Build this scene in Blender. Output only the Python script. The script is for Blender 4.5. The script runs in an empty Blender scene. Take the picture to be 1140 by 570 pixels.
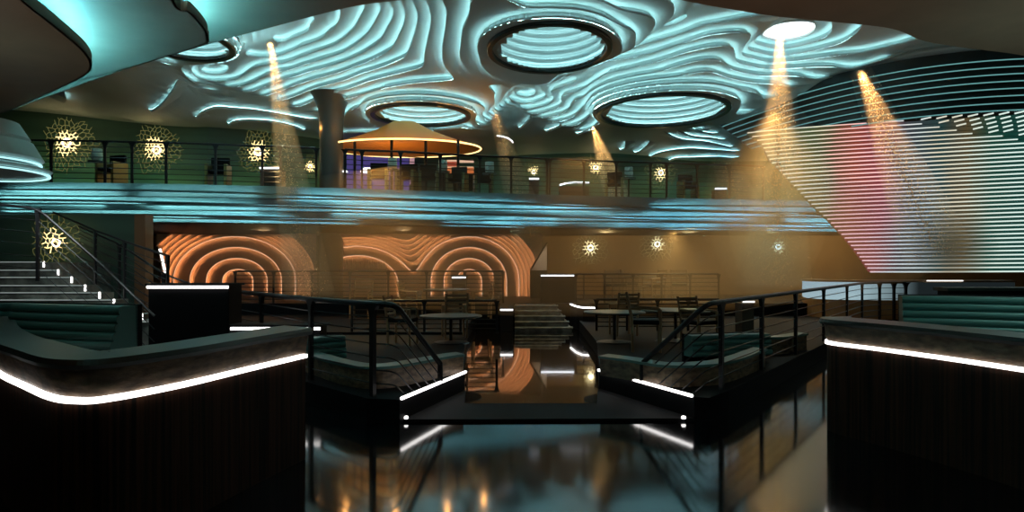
import bpy, math, random
import numpy as np
from mathutils import Vector, Matrix
random.seed(7)
PI = math.pi
EYE, F, HY, CX = 1.6, 740.0, 298.0, 570.0      # eye height; the lens in pixels of a 1140-wide frame; horizon row
sc = bpy.context.scene
col = sc.collection

def U(px, py, z):
    """point at height z that the photograph shows at (px, py)"""
    d = F*(z-EYE)/(HY-py)
    return Vector(((px-CX)*d/F, d, z))
def W(px, py, d):
    return Vector(((px-CX)*d/F, d, EYE+(HY-py)*d/F))

# ------------------------------------------------------------------ materials
def new_mat(name):
    m = bpy.data.materials.new(name); m.use_nodes = True
    nt = m.node_tree; nt.nodes.clear()
    out = nt.nodes.new('ShaderNodeOutputMaterial')
    return m, nt, out
def mat(name, c, rough=.5, metal=0, spec=.5, noise=None, bump=0, scale=(1,1,1), coat=0):
    m, nt, out = new_mat(name)
    b = nt.nodes.new('ShaderNodeBsdfPrincipled')
    b.inputs['Base Color'].default_value = (*c, 1)
    b.inputs['Roughness'].default_value = rough
    b.inputs['Metallic'].default_value = metal
    b.inputs['Specular IOR Level'].default_value = spec
    b.inputs['Coat Weight'].default_value = coat
    nt.links.new(b.outputs[0], out.inputs[0])
    if noise or bump:
        tc = nt.nodes.new('ShaderNodeTexCoord'); mp = nt.nodes.new('ShaderNodeMapping')
        mp.inputs['Scale'].default_value = scale
        nt.links.new(tc.outputs['Object'], mp.inputs[0])
        n = nt.nodes.new('ShaderNodeTexNoise'); n.inputs['Scale'].default_value = 1; n.inputs['Detail'].default_value = 6
        nt.links.new(mp.outputs[0], n.inputs['Vector'])
        if noise:
            r = nt.nodes.new('ShaderNodeValToRGB')
            r.color_ramp.elements[0].position = .35; r.color_ramp.elements[1].position = .68
            r.color_ramp.elements[0].color = (*c, 1); r.color_ramp.elements[1].color = (*noise, 1)
            nt.links.new(n.outputs[0], r.inputs[0]); nt.links.new(r.outputs[0], b.inputs['Base Color'])
        if bump:
            bp = nt.nodes.new('ShaderNodeBump'); bp.inputs['Strength'].default_value = bump; bp.inputs['Distance'].default_value = .02
            nt.links.new(n.outputs[0], bp.inputs['Height']); nt.links.new(bp.outputs[0], b.inputs['Normal'])
    return m
def emit(name, c, s):
    m, nt, out = new_mat(name)
    e = nt.nodes.new('ShaderNodeEmission'); e.inputs[0].default_value = (*c, 1); e.inputs[1].default_value = s
    nt.links.new(e.outputs[0], out.inputs[0])
    return m

M = {}
M['plate'] = mat('ceiling_plaster', (.50,.56,.56), .6, spec=.3)
M['well'] = mat('pale_plaster', (.70,.76,.76), .6, spec=.3)
M['led_teal'] = emit('teal_led', (.42,.81,.83), 24)
M['led_well'] = emit('teal_led_ring', (.42,.80,.83), 4.5)
M['led_white'] = emit('white_led', (1,.96,.93), 3.2)
M['led_soft'] = emit('soft_white_led', (1,.97,.93), 2.2)
M['rim'] = mat('bronze_rim', (.02,.022,.02), .35, metal=.3)
M['brown'] = mat('brown_soffit', (.20,.14,.10), .6, noise=(.175,.122,.088), scale=(3,3,3), spec=.2)
M['floor'] = mat('black_glass_floor', (.004,.005,.006), .085, spec=1.0, bump=.03, scale=(1.2,2.6,1))
M['walkway'] = mat('polished_walkway', (.006,.006,.006), .07, spec=1.0, coat=1, bump=.02, scale=(1.2,2.6,1))
M['black'] = mat('black_lacquer', (.004,.004,.005), .65, spec=.12)
M['metal'] = mat('black_metal', (.008,.008,.010), .38, metal=.2, spec=.4)
M['stone'] = mat('brown_marble', (.07,.046,.028), .5, noise=(.24,.155,.09), scale=(9,9,22), bump=.4)
M['stair'] = mat('grey_marble', (.07,.075,.07), .4, noise=(.22,.23,.21), scale=(6,6,6))
M['teal_vinyl'] = mat('teal_leather', (.06,.17,.155), .38)
M['rim_vinyl'] = mat('dark_green_leather', (.014,.022,.018), .4)
M['wood_dark'] = mat('dark_wood', (.004,.0035,.003), .6, noise=(.06,.024,.012), scale=(34,34,.7), spec=.15)
M['bronze'] = mat('bronze_wall', (.20,.115,.05), .5, noise=(.30,.19,.09), scale=(.8,.8,.5))
M['copper'] = mat('copper_plaster', (.40,.235,.14), .5, spec=.4)
M['led_orange'] = emit('amber_led', (1,.50,.22), 30)
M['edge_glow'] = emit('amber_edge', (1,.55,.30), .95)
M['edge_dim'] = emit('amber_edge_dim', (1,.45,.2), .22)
M['orange_cloth'] = mat('orange_canopy', (.85,.36,.07), .6)
M['green_wall'] = mat('dark_green_wall', (.075,.15,.115), .6, noise=(.04,.085,.065), scale=(.25,.25,2.2))
M['brass'] = mat('yellow_brass', (.28,.24,.08), .4, metal=.5)
M['pale'] = mat('pale_tabletop', (.07,.09,.08), .4)
M['chairwood'] = mat('brown_chair', (.22,.13,.06), .5)
M['fin'] = mat('fascia_fin', (.10,.17,.17), .45)
M['led_fascia'] = emit('fascia_led', (.40,.80,.84), 30)
M['louvre'] = mat('dark_louvre', (.02,.028,.03), .5)

# ------------------------------------------------------------------ mesh helpers
class MB:
    def __init__(s): s.v = []; s.f = []; s.smooth = False
    def quad(s, a, b, c, d):
        n = len(s.v); s.v += [a, b, c, d]; s.f.append((n, n+1, n+2, n+3))
    def poly(s, pts):
        n = len(s.v); s.v += list(pts); s.f.append(tuple(range(n, n+len(pts))))
    def box(s, a, b):
        x0,y0,z0 = a; x1,y1,z1 = b; n = len(s.v)
        s.v += [(x0,y0,z0),(x1,y0,z0),(x1,y1,z0),(x0,y1,z0),(x0,y0,z1),(x1,y0,z1),(x1,y1,z1),(x0,y1,z1)]
        s.f += [(n,n+3,n+2,n+1),(n+4,n+5,n+6,n+7),(n,n+1,n+5,n+4),(n+1,n+2,n+6,n+5),(n+2,n+3,n+7,n+6),(n+3,n,n+4,n+7)]
        return s
    def prism(s, pts, z0, z1):
        k = len(pts); n = len(s.v)
        s.v += [(p[0],p[1],z0) for p in pts]+[(p[0],p[1],z1) for p in pts]
        s.f.append(tuple(range(n+k-1, n-1, -1))); s.f.append(tuple(range(n+k, n+2*k)))
        for i in range(k):
            j = (i+1) % k; s.f.append((n+i, n+j, n+k+j, n+k+i))
        return s
    def tube(s, pts, r, seg=8, cap=True):
        pts = [Vector(p) for p in pts]; n0 = len(s.v); k = len(pts)
        rr = r if isinstance(r, (list, tuple)) else [r]*k
        up = Vector((0,0,1))
        for i, p in enumerate(pts):
            t = (pts[min(i+1,k-1)]-pts[max(i-1,0)]).normalized()
            u = up if abs(t.z) < .95 else Vector((1,0,0))
            a = t.cross(u).normalized(); b = t.cross(a).normalized()
            for j in range(seg):
                q = 2*PI*j/seg
                s.v.append(tuple(p+(a*math.cos(q)+b*math.sin(q))*rr[i]))
        for i in range(k-1):
            for j in range(seg):
                a = n0+i*seg+j; b = n0+i*seg+(j+1)%seg
                s.f.append((a, b, b+seg, a+seg))
        if cap:
            s.f.append(tuple(n0+j for j in range(seg))); s.f.append(tuple(n0+(k-1)*seg+j for j in range(seg))[::-1])
        return s
    def lathe(s, prof, c=(0,0,0), seg=32, sx=1, sy=1, close=False, ang=(0, 2*PI)):
        n0 = len(s.v); k = len(prof); full = abs(ang[1]-ang[0]-2*PI) < 1e-6
        m = seg if full else seg+1
        for j in range(m):
            q = ang[0]+(ang[1]-ang[0])*j/seg
            for r, z in prof:
                s.v.append((c[0]+math.cos(q)*r*sx, c[1]+math.sin(q)*r*sy, c[2]+z))
        for j in range(seg):
            a = n0+j*k; b = n0+((j+1) % m)*k
            for i in range(k-1): s.f.append((a+i, b+i, b+i+1, a+i+1))
            if close: s.f.append((a+k-1, b+k-1, b, a))
        return s
    def sweep(s, path, prof, closed=False):
        """prof (side offset, height) carried along a level path of (x, y, z)"""
        P = [Vector(p) for p in path]; n0 = len(s.v); k = len(prof); m = len(P)
        for i, p in enumerate(P):
            a = P[i-1] if (i or closed) else P[0]; b = P[(i+1) % m] if (i < m-1 or closed) else P[-1]
            t = (b-a); t.z = 0; t.normalize(); nrm = Vector((t.y, -t.x, 0))
            for o, h in prof: s.v.append((p.x+nrm.x*o, p.y+nrm.y*o, p.z+h))
        for i in range(m if closed else m-1):
            a = n0+i*k; b = n0+((i+1) % m)*k
            for j in range(k): s.f.append((a+j, b+j, b+(j+1)%k, a+(j+1)%k))
        if not closed:
            s.f.append(tuple(n0+j for j in range(k))); s.f.append(tuple(n0+(m-1)*k+j for j in range(k))[::-1])
        return s
    def build(s, name, m, parent=None, smooth=False, bevel=0):
        me = bpy.data.meshes.new(name); me.from_pydata([tuple(v) for v in s.v], [], s.f); me.validate(); me.update()
        o = bpy.data.objects.new(name, me); col.objects.link(o)
        me.materials.append(m)
        if smooth:
            for p in me.polygons: p.use_smooth = True
        if bevel:
            bv = o.modifiers.new('bevel', 'BEVEL'); bv.width = bevel; bv.segments = 2; bv.limit_method = 'ANGLE'
        if parent is not None:
            o.parent = parent; o.matrix_parent_inverse = Matrix.Translation(parent.location).inverted() if parent.type == 'EMPTY' and not parent.get('local') else Matrix()
        return o
def tag(o, label, cat, group=None, kind=None):
    o['label'] = label; o['category'] = cat
    if group: o['group'] = group
    if kind: o['kind'] = kind
    return o
def thing(name, label, cat, loc=(0,0,0), group=None, local=False):
    o = bpy.data.objects.new(name, None); col.objects.link(o); o.location = loc; o.empty_display_size = .2
    if local: o['local'] = 1
    return tag(o, label, cat, group)
def struct(o): o['kind'] = 'structure'; return o
def copy_tree(o, parent=None, loc=None, rz=None, scale=None, label=None):
    c = o.copy(); col.objects.link(c)
    if parent is not None: c.parent = parent
    for ch in [x for x in bpy.data.objects if x.parent == o]: copy_tree(ch, c)
    if loc is not None: c.location = loc
    if rz is not None: c.rotation_euler = (0,0,rz)
    if scale is not None: c.scale = (scale,)*3 if not hasattr(scale, '__len__') else scale
    if label: c['label'] = label
    return c
def light(kind, name, loc, power, c, size=.3, rot=None, spot=None, blend=.5):
    l = bpy.data.lights.new(name, kind); l.energy = power; l.color = c
    if kind == 'AREA': l.size = size if not hasattr(size, '__len__') else size[0]
    if kind == 'AREA' and hasattr(size, '__len__'): l.shape = 'RECTANGLE'; l.size_y = size[1]
    if kind in ('POINT', 'SPOT'): l.shadow_soft_size = size
    if spot: l.spot_size = spot; l.spot_blend = blend
    o = bpy.data.objects.new(name, l); col.objects.link(o); o.location = loc
    if rot is not None: o.rotation_euler = rot
    return o
def aim(o, tgt):
    o.rotation_euler = (Vector(tgt)-o.location).to_track_quat('-Z', 'Y').to_euler()
def smooth_path(pts, n=8, closed=False):
    P = [Vector(p) for p in pts]; out = []; m = len(P)
    for i in range(m if closed else m-1):
        if closed: a, b, c, d = P[i-1], P[i], P[(i+1)%m], P[(i+2)%m]
        else: a, b, c, d = P[max(i-1,0)], P[i], P[i+1], P[min(i+2,m-1)]
        for j in range(n):
            t = j/n
            out.append(.5*((2*b)+(c-a)*t+(2*a-5*b+4*c-d)*t*t+(3*b-a-3*c+d)*t**3))
    if not closed: out.append(P[-1])
    return out
def fillet(pts, r=.3, n=6):
    """polyline with rounded corners"""
    P = [Vector(p) for p in pts]; out = [P[0]]
    for i in range(1, len(P)-1):
        a, b, c = P[i-1], P[i], P[i+1]
        ra = min(r, (a-b).length*.45, (c-b).length*.45)
        p, q = b+(a-b).normalized()*ra, b+(c-b).normalized()*ra
        for j in range(n+1):
            t = j/n; out.append(p*(1-t)**2+b*2*t*(1-t)+q*t*t)
    return out+[P[-1]]

# ------------------------------------------------------------------ terraced layers with hidden cove lights
def tps(P, v, lam):
    n = len(P); d = np.linalg.norm(P[:,None]-P[None], axis=2)
    K = d**2*np.log(d+1e-9)+lam*np.eye(n)
    A = np.zeros((n+3, n+3)); A[:n,:n] = K; A[:n,n] = 1; A[:n,n+1:] = P; A[n,:n] = 1; A[n+1:,:n] = P.T
    w = np.linalg.solve(A, np.concatenate([v, [0,0,0]]))
    def f(Q):
        out = np.zeros(len(Q))
        for i in range(0, len(Q), 8000):
            q = Q[i:i+8000]; dd = np.linalg.norm(q[:,None]-P[None], axis=2)
            out[i:i+8000] = (dd**2*np.log(dd+1e-9)) @ w[:n] + w[n] + q @ w[n+1:]
        return out
    return f
def terrace(us, vs, h, m, place, w, lip, skip, names, mats, plate_kind=None, parent=None, strip=(.3,.9)):
    """us, vs grid; h[i,j] height in steps; m melt 0..1 (1 = the steps run out into one smooth slope); place(u, v, level) -> xyz
    level is a real number in steps; lip in steps; w the depth of the cove"""
    gu, gv = np.gradient(h, us, vs); g = np.maximum(np.sqrt(gu**2+gv**2), .25)
    plates, coves, led = MB(), MB(), MB()
    def clip(poly, key, thr, sign):
        out = []
        for i in range(len(poly)):
            a, b = poly[i-1], poly[i]; fa, fb = sign*(a[key]-thr), sign*(b[key]-thr)
            if (fa >= 0) != (fb >= 0):
                t = fa/(fa-fb); out.append(tuple(a[k]+(b[k]-a[k])*t for k in range(len(a))))
            if fb >= 0: out.append(b)
        return out
    def seg(tri, key, thr):
        out = []
        for i in range(3):
            a, b = tri[i-1], tri[i]; fa, fb = a[key]-thr, b[key]-thr
            if (fa >= 0) != (fb >= 0):
                t = fa/(fa-fb); out.append(tuple(a[k]+(b[k]-a[k])*t for k in range(len(a))))
        return out if len(out) == 2 else None
    def Z(p, k): return place(p[0], p[1], k+p[3]*(p[2]-k))
    nu, nv = len(us), len(vs)
    for i in range(nu-1):
        for j in range(nv-1):
            if skip is not None and skip[i,j]: continue
            q = [(us[a], vs[b], h[a,b], m[a,b], 0, g[a,b]) for a, b in ((i,j),(i+1,j),(i+1,j+1),(i,j+1))]
            hs = [p[2] for p in q]; lo, hi = min(hs), max(hs)
            gm = q[0][5]; k0, k1 = math.floor(lo), math.floor(hi+w*gm)
            if k0 == k1:
                plates.poly([Z(p, k0) for p in q]); continue
            for tri in ((q[0],q[1],q[2]), (q[0],q[2],q[3])):
                for k in range(k0, k1+1):
                    tk = [(p[0],p[1],p[2],p[3],(p[2]-k)/p[5],p[5]) for p in tri]
                    pl = clip(list(tk), 4, -w, 1)
                    if len(pl) >= 3: pl = clip(pl, 2, k+1, -1)
                    if len(pl) >= 3: plates.poly([Z(p, k) for p in pl])
                    s = seg(tk, 4, -w)
                    if s:
                        a, b = s
                        if max(a[3], b[3]) < .97:
                            coves.quad(Z(a,k-1), Z(b,k-1), Z(b,k), Z(a,k))
                    s = seg(tk, 4, 0)
                    if s:
                        a, b = s
                        if max(a[3], b[3]) < .97:
                            la, lb = lip*(1-a[3]), lip*(1-b[3])
                            coves.quad(Z(a,k-1), Z(b,k-1), place(b[0],b[1],k-1+b[3]*(b[2]-k+1)+lb), place(a[0],a[1],k-1+a[3]*(a[2]-k+1)+la))
                    s = seg(tk, 4, -w*.93)
                    if s and max(s[0][3], s[1][3]) < .5:
                        a, b = s; l0, l1 = lip*strip[0], lip*strip[1]
                        f = lambda p, l: place(p[0],p[1],k-1+p[3]*(p[2]-k+1)+l*(1-p[3]))
                        led.quad(f(a,l0), f(b,l0), f(b,l1), f(a,l1))
    return plates, coves, led
# ------------------------------------------------------------------ camera
cam = bpy.data.objects.new('camera', bpy.data.cameras.new('camera')); col.objects.link(cam)
cam.location = (0,0,EYE); cam.rotation_euler = (PI/2,0,0)
cam.data.sensor_width = 36; cam.data.lens = 36*F/1140; cam.data.shift_y = 13/1140
cam.data.clip_start = .05; cam.data.clip_end = 200
sc.camera = cam
sc.view_settings.view_transform = 'Standard'; sc.view_settings.look = 'None'
sc.view_settings.exposure = 0; sc.view_settings.gamma = 1; sc.view_settings.use_curve_mapping = False
w = bpy.data.worlds.new('world'); sc.world = w; w.use_nodes = True
w.node_tree.nodes['Background'].inputs[0].default_value = (.02,.03,.03,1); w.node_tree.nodes['Background'].inputs[1].default_value = .05
sc.cycles.use_denoising = True
sc.cycles.max_bounces = 6; sc.cycles.diffuse_bounces = 3; sc.cycles.glossy_bounces = 4; sc.cycles.volume_bounces = 0
sc.cycles.sample_clamp_indirect = 4
sc.cycles.use_light_tree = True
sc.cycles.volume_step_rate = 4

# ------------------------------------------------------------------ main ceiling: flowing stepped layers
Z0, ST = 7.5, .16
def zl(k): return Z0+ST*k
C = {
 0: [(497,0),(492,45),(495,70),(506,83),(480,85),(440,90),(400,101),(380,107),(357,121), (620,-2),(690,8),(726,12),(731,22),(715,42),(540,86),(553,100),(552,112),(545,122),(620,131),(660,110),(710,90),(760,78),(793,74),(815,82),(860,88),(878,93),(920,92)],
 1: [(478,0),(478,25),(472,55),(472,68),(440,77),(400,89),(380,96),(336,113),(606,127),(640,107),(680,92),(720,78),(760,66),(785,61),(808,66),(828,75),(870,78),(905,86)],
 2: [(463,1),(462,25),(454,52),(440,62),(400,76),(380,85),(350,93),(313,107),(595,123),(625,102),(660,87),(710,68),(760,53),(793,46),(818,50),(822,58),(840,66),(870,70),(900,68),(930,68),(948,73)],
 3: [(450,2),(447,27),(434,50),(415,60),(380,74),(340,86),(297,101),(583,118),(610,98),(640,85),(700,58),(760,42),(785,33),(810,30),(838,33),(835,60),(860,64),(900,61),(960,54),(1000,45),(1041,30)],
 4: [(438,3),(430,25),(415,45),(380,64),(340,75),(283,96),(575,110),(605,90),(630,80),(700,47),(760,30),(777,22),(818,15),(868,16),(832,48),(850,54),(880,55),(915,48),(945,35),(958,24)],
 5: [(425,4),(410,30),(380,54),(350,63),(310,74),(262,92),(572,100),(590,90),(690,40),(760,15),(793,8),(838,41),(860,48),(900,42),(922,32),(925,24)],
 6: [(406,6),(395,25),(380,40),(350,52),(300,66),(243,86),(846,36),(868,40),(898,34),(909,26),(740,8)],
 7: [(378,12),(360,30),(330,45),(300,58),(255,69),(222,78),(870,35),(885,25)],
 8: [(355,17),(335,32),(318,42),(300,52)],
 9: [(310,30),(325,22)],
 -1: [(520,-6),(514,25),(513,45),(518,68),(535,80),(560,-12),(640,6),(690,20),(706,36),(700,52),(384,124),(400,114),(440,105),(485,103),(525,109),(540,118),
      (638,137),(680,112),(720,98),(760,91),(800,88),(830,95),(850,106)],
 -2: [(612,20),(612,88),(535,50),(690,50),(468,115),(468,143),(410,130),(530,130),(735,104),(735,145),(662,135),(812,118),(600,150),(765,141),(790,150),(560,140),(900,110)],
 -3: [(760,152),(812,159),(725,162)], -4: [(725,172),(760,163),(822,166)], -5: [(745,178),(770,173),(825,173)],
}
EX = [(225,45,1),(190,68,1.2),(242,64,1.6),(262,50,3),(278,46,4.4),(293,43,6.4),(120,105,-1.2),(60,112,-1.2),(250,135,-1.3),(300,140,-1.3),(345,138,-1.3),(200,118,-1),(640,145,-2.2),(700,155,-2.4),
      (1000,62,1.6),(1060,60,1.6),(950,80,1.2),(1100,60,1.4),(330,165,-1.8),(180,140,-1.6),(450,155,-2.8),(640,162,-2.8)]
pts, vals = [], []
for k, L in C.items():
    for px, py in L:
        p = U(px, py, zl(k)); pts.append((p.x, p.y)); vals.append(k)
for px, py, k in EX:
    p = U(px, py, zl(k)); pts.append((p.x, p.y)); vals.append(k)
fh = tps(np.array(pts), np.array(vals, float), .25)
MELT = [[(222,91),(243,94),(262,100),(283,104),(297,109),(313,115),(335,121),(357,126),(357,175),(-80,175),(-80,55),(176,73),(197,73),(205,92),(225,103),(252,111),(262,107),(240,100),(224,97)],
 [(563,118),(575,117),(583,124),(595,129),(608,134),(622,139),(638,144),(660,148),(700,150),(760,148),(812,141),(826,130),(852,113),(880,98),(907,90),(948,78),(1000,60),(1041,37),(1060,30),(1250,40),(1250,200),(385,200),(385,147),(440,151),(540,142),(552,130)],
 [(838,22),(868,18),(900,12),(1000,12),(1000,20),(963,21),(925,21),(885,19),(850,28)]]
gx = np.arange(-20, 21.01, .14); gy = np.arange(9.5, 34.6, .14)
G = np.stack(np.meshgrid(gx, gy, indexing='ij'), -1).reshape(-1, 2)
H = fh(G).reshape(len(gx), len(gy))
H = np.clip(H, -5.6, 9.6)
Zs = zl(0)+ST*H.reshape(-1)
PQ = np.stack([CX+F*G[:,0]/G[:,1], HY-F*(Zs-EYE)/G[:,1]], -1)
MM = np.zeros(len(G))
for poly in MELT:
    P = np.array(poly, float); ins = np.zeros(len(G), bool); dmin = np.full(len(G), 1e9)
    for i in range(len(P)):
        a, b = P[i-1], P[i]; ab = b-a
        t = np.clip(((PQ-a)@ab)/(ab@ab), 0, 1); dmin = np.minimum(dmin, np.linalg.norm(PQ-a-t[:,None]*ab, axis=1))
        c = (a[1] > PQ[:,1]) != (b[1] > PQ[:,1]); xx = a[0]+(PQ[:,1]-a[1])*(b[0]-a[0])/(b[1]-a[1]+1e-9); ins ^= c & (PQ[:,0] < xx)
    MM = np.maximum(MM, np.clip(np.where(ins, .6+dmin/12, .6-dmin/14), 0, 1))
MM = (MM*MM*(3-2*MM)).reshape(H.shape)
Gx, Gy = G[:,0].reshape(H.shape), G[:,1].reshape(H.shape)
# the openings
OC = []
def opening(px0, px1, py0, py1, z):
    a, b = F*(z-EYE)/(HY-py0), F*(z-EYE)/(HY-py1); cy = (a+b)/2; ry = (b-a)/2
    x0, x1 = (px0-CX)*cy/F, (px1-CX)*cy/F
    OC.append(((x0+x1)/2, cy, (x1-x0)/2, ry, z))
opening(542, 681, 27, 83, zl(-2)-.24)
opening(413, 524, 117, 142, zl(-2)-.26)
opening(665, 810, 106, 143, zl(-2)-.26)
opening(150, 257, 30, 70, zl(1)-.2)
skip = np.zeros(H.shape, bool)
for cx, cy, rx, ry, z in OC[:]:
    q = ((Gx-cx)/(rx-.3))**2+((Gy-cy)/(ry-.3))**2; skip |= q < 1
    lv = 1 if cx < -6 else -2
    r = np.sqrt(((Gx-cx)/rx)**2+((Gy-cy)/ry)**2); t = np.clip((1.22-r)/.22, 0, 1); t = t*t*(3-2*t)
    H = H*(1-t)+(lv-.55)*t
    MM = MM*(1-np.clip((1.5-r)/.3, 0, 1))
pl, cv, led = terrace(gx, gy, H, MM, lambda u, v, k: (u, v, zl(k)), .085, .36, skip, None, None)
ceil = struct(pl.build('ceiling', M['plate']))
o = cv.build('cove', M['plate'], ceil)
o = led.build('cove_light', M['led_teal'], ceil); o['label'] = 'teal light hidden in the stepped coves'
print('ceil', len(pl.f), len(cv.f), len(led.f))

def ceil_at(x, y):
    i = min(max((x-gx[0])/(gx[1]-gx[0]), 0), len(gx)-1.001); j = min(max((y-gy[0])/(gy[1]-gy[0]), 0), len(gy)-1.001)
    a, b = int(i), int(j); u, v = i-a, j-b
    return zl(H[a,b]*(1-u)*(1-v)+H[a+1,b]*u*(1-v)+H[a,b+1]*(1-u)*v+H[a+1,b+1]*u*v)
def on_ceiling(px, py):
    z = zl(-1)
    for _ in range(12): p = U(px, py, z); z = .5*z+.5*ceil_at(p.x, p.y)
    return U(px, py, z)
def crescent(L, side=1, drop=.17, nudge=0):
    """a lit slot: a hanging lip with a strip hidden behind it"""
    P = smooth_path([on_ceiling(a, b) for a, b in L], 6)
    n = len(P); lipm, ledm = MB(), MB()
    for i in range(n-1):
        q = []
        for k in (i, i+1):
            t = (P[min(k+1,n-1)]-P[max(k-1,0)]); t.z = 0; t.normalize(); nr = Vector((t.y,-t.x,0))*side
            tp = min(1, min(k, n-1-k)/2.0)*drop+.005
            z = ceil_at(P[k].x, P[k].y); q.append((P[k], nr, z, tp))
        (a, na, za, ta), (b, nb, zb, tb) = q
        f = lambda p, nn, z, o, d: Vector((p.x+nn.x*o, p.y+nn.y*o, z-d))
        lipm.quad(f(a,na,za,0,ta+.0), f(b,nb,zb,0,tb), f(b,nb,zb,0,tb*.45), f(a,na,za,0,ta*.45))
        lipm.quad(f(a,na,za,0,ta), f(b,nb,zb,0,tb), f(b,nb,zb,-.5,.0), f(a,na,za,-.5,.0))
        ledm.quad(f(a,na,za,-.02,ta*.62), f(b,nb,zb,-.02,tb*.62), f(b,nb,zb,-.02,tb*.35), f(a,na,za,-.02,ta*.35))
    o = lipm.build('lip', M['plate'], ceil); ledm.build('slot_light', M['led_slot'], ceil)
M['led_slot'] = emit('slot_led', (.42,.81,.83), 9)
for L in ([(217,129),(224,122),(240,118.5),(262,117.5),(290,120),(320,125),(354,131)], [(253,136),(262,131.5),(285,130.5),(310,133),(330,138),(340,143)],
          [(165,121),(180,113),(198,103)], [(72,102),(74,106),(70,110)], [(577,141),(584,135),(590,129)], [(606,144),(616,140),(624,136)], [(640,147),(652,143),(664,141)],
          [(689,165),(695,162),(696,157)], [(705,168),(713,165),(723,157)], [(722,173),(735,167),(760,163),(792,164),(825,167)], [(743,177),(756,173),(790,172),(824,174)],
          [(738,141),(746,147),(765,153),(800,158),(816,162)], [(752,140),(764,146),(785,150),(808,154)], [(766,138),(776,142),(800,147)]):
    crescent(L)
def round_opening(i, label):
    cx, cy, rx, ry, z = OC[i]
    t = thing('ceiling_ring', label, 'ceiling light', (cx, cy, z))
    R = (rx+ry)/2; sx, sy = rx/R, ry/R
    b = MB(); b.lathe([(R,.12),(R,.02),(R-.02,0),(R-.15,0),(R-.17,.03),(R-.17,.12)], (cx,cy,z), 96, sx, sy, close=True)
    b.build('rim', M['rim'], t)
    e = MB(); e.lathe([(R-.04,.12),(R-.04,.16),(R-.08,.16),(R-.08,.12)], (cx,cy,z), 96, sx, sy, close=True)
    e.build('outer_light', M['led_teal'], t)
    # stacked tiers in the well
    prof = []; zz = .05; r0 = R-.15; tiers = 9; leds = MB()
    for k in range(tiers):
        rk = r0-.015*k
        prof += [(rk+.13, zz), (rk+.03, zz), (rk, zz+.03), (rk, zz+.09), (rk+.02, zz+.11), (rk+.13, zz+.11), (rk+.13, zz+.22)]
        leds.lathe([(rk+.11, zz+.115), (rk+.11, zz+.135), (rk+.09, zz+.135), (rk+.09, zz+.115)], (cx,cy,z), 72, sx, sy, close=True)
        zz += .22
    prof += [(0.01, zz)]
    b = MB(); b.lathe(prof, (cx,cy,z), 96, sx, sy); b.build('tiered_well', M['well'], t)
    leds.build('tier_lights', M['led_well'], t)
    return t
round_opening(0, 'large dark-rimmed round ceiling opening with teal tiers, nearest of them')
round_opening(1, 'dark-rimmed ceiling opening directly above the orange canopy')
round_opening(2, 'wide dark-rimmed ceiling opening beside the curved louvre wall')
round_opening(3, 'ceiling opening partly hidden by the brown layered soffit')
# ---- bright oval lamp in the raised dome
p = U(878, 33, zl(5.7)); t = thing('dome_lamp', 'bright white oval lamp at the top of the stepped ceiling dome', 'ceiling lamp', p)
b = MB(); b.lathe([(0.01,-.02),(.70,-.02),(.76,.0),(.76,.08),(0.01,.08)], p, 40); b.build('diffuser', emit('lamp_white', (.9,1,1), 2), t)
b = MB(); b.lathe([(.76,-.05),(.82,-.05),(.82,.12),(.76,.12)], p, 40, close=True); b.build('lamp_ring', M['plate'], t)

# ------------------------------------------------------------------ shell
def slab(name, pts, z0, z1, m): return struct(MB().prism(pts, z0, z1).build(name, m))
slab('floor', [(-24,-5),(24,-5),(24,40),(-24,40)], -.2, 0, M['floor'])
struct(MB().box((-22,24.5,-.1),(22,24.8,3.6)).build('wall_back_lower', M['bronze']))
WL = [(-21,24.5),(-12,26.2),(-5.7,30.0),(-5.7,31.4)]
struct(MB().prism(WL+[(-5.9,31.6),(-21,31.6)], 3.6, 9.2).build('wall_back', M['green_wall']))
def wall_d(px):
    r = (px-CX)/F
    for (xa,ya),(xb,yb) in zip(WL[:-1], WL[1:]):
        s = (yb-ya)/max(xb-xa,1e-6); d = (ya-s*xa)/(1-s*r)
        if xa-1e-6 <= r*d <= xb+1e-6: return d
    return 25
struct(MB().box((-5.6,31.2,3.6),(22,31.5,9.2)).build('wall_back_upper', M['green_wall']))
struct(MB().box((-20.6,-5,0),(-20.3,31.5,9.2)).build('wall_left', M['green_wall']))
struct(MB().box((21.3,-5,0),(21.6,31.5,9.2)).build('wall_right', M['bronze']))
struct(MB().box((-20.6,-5.2,0),(21.6,-4.9,9.2)).build('wall_front', M['black']))
# side wall beside the stair, under the gallery
struct(MB().box((-20.3,15.5,0),(-8.75,15.8,2.84)).build('wall_stair_side', M['green_wall']))
struct(MB().box((-8.75,15.4,0),(-8.5,15.75,2.84)).build('trim_1', mat('brown_post', (.28,.14,.07), .5)))

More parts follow.
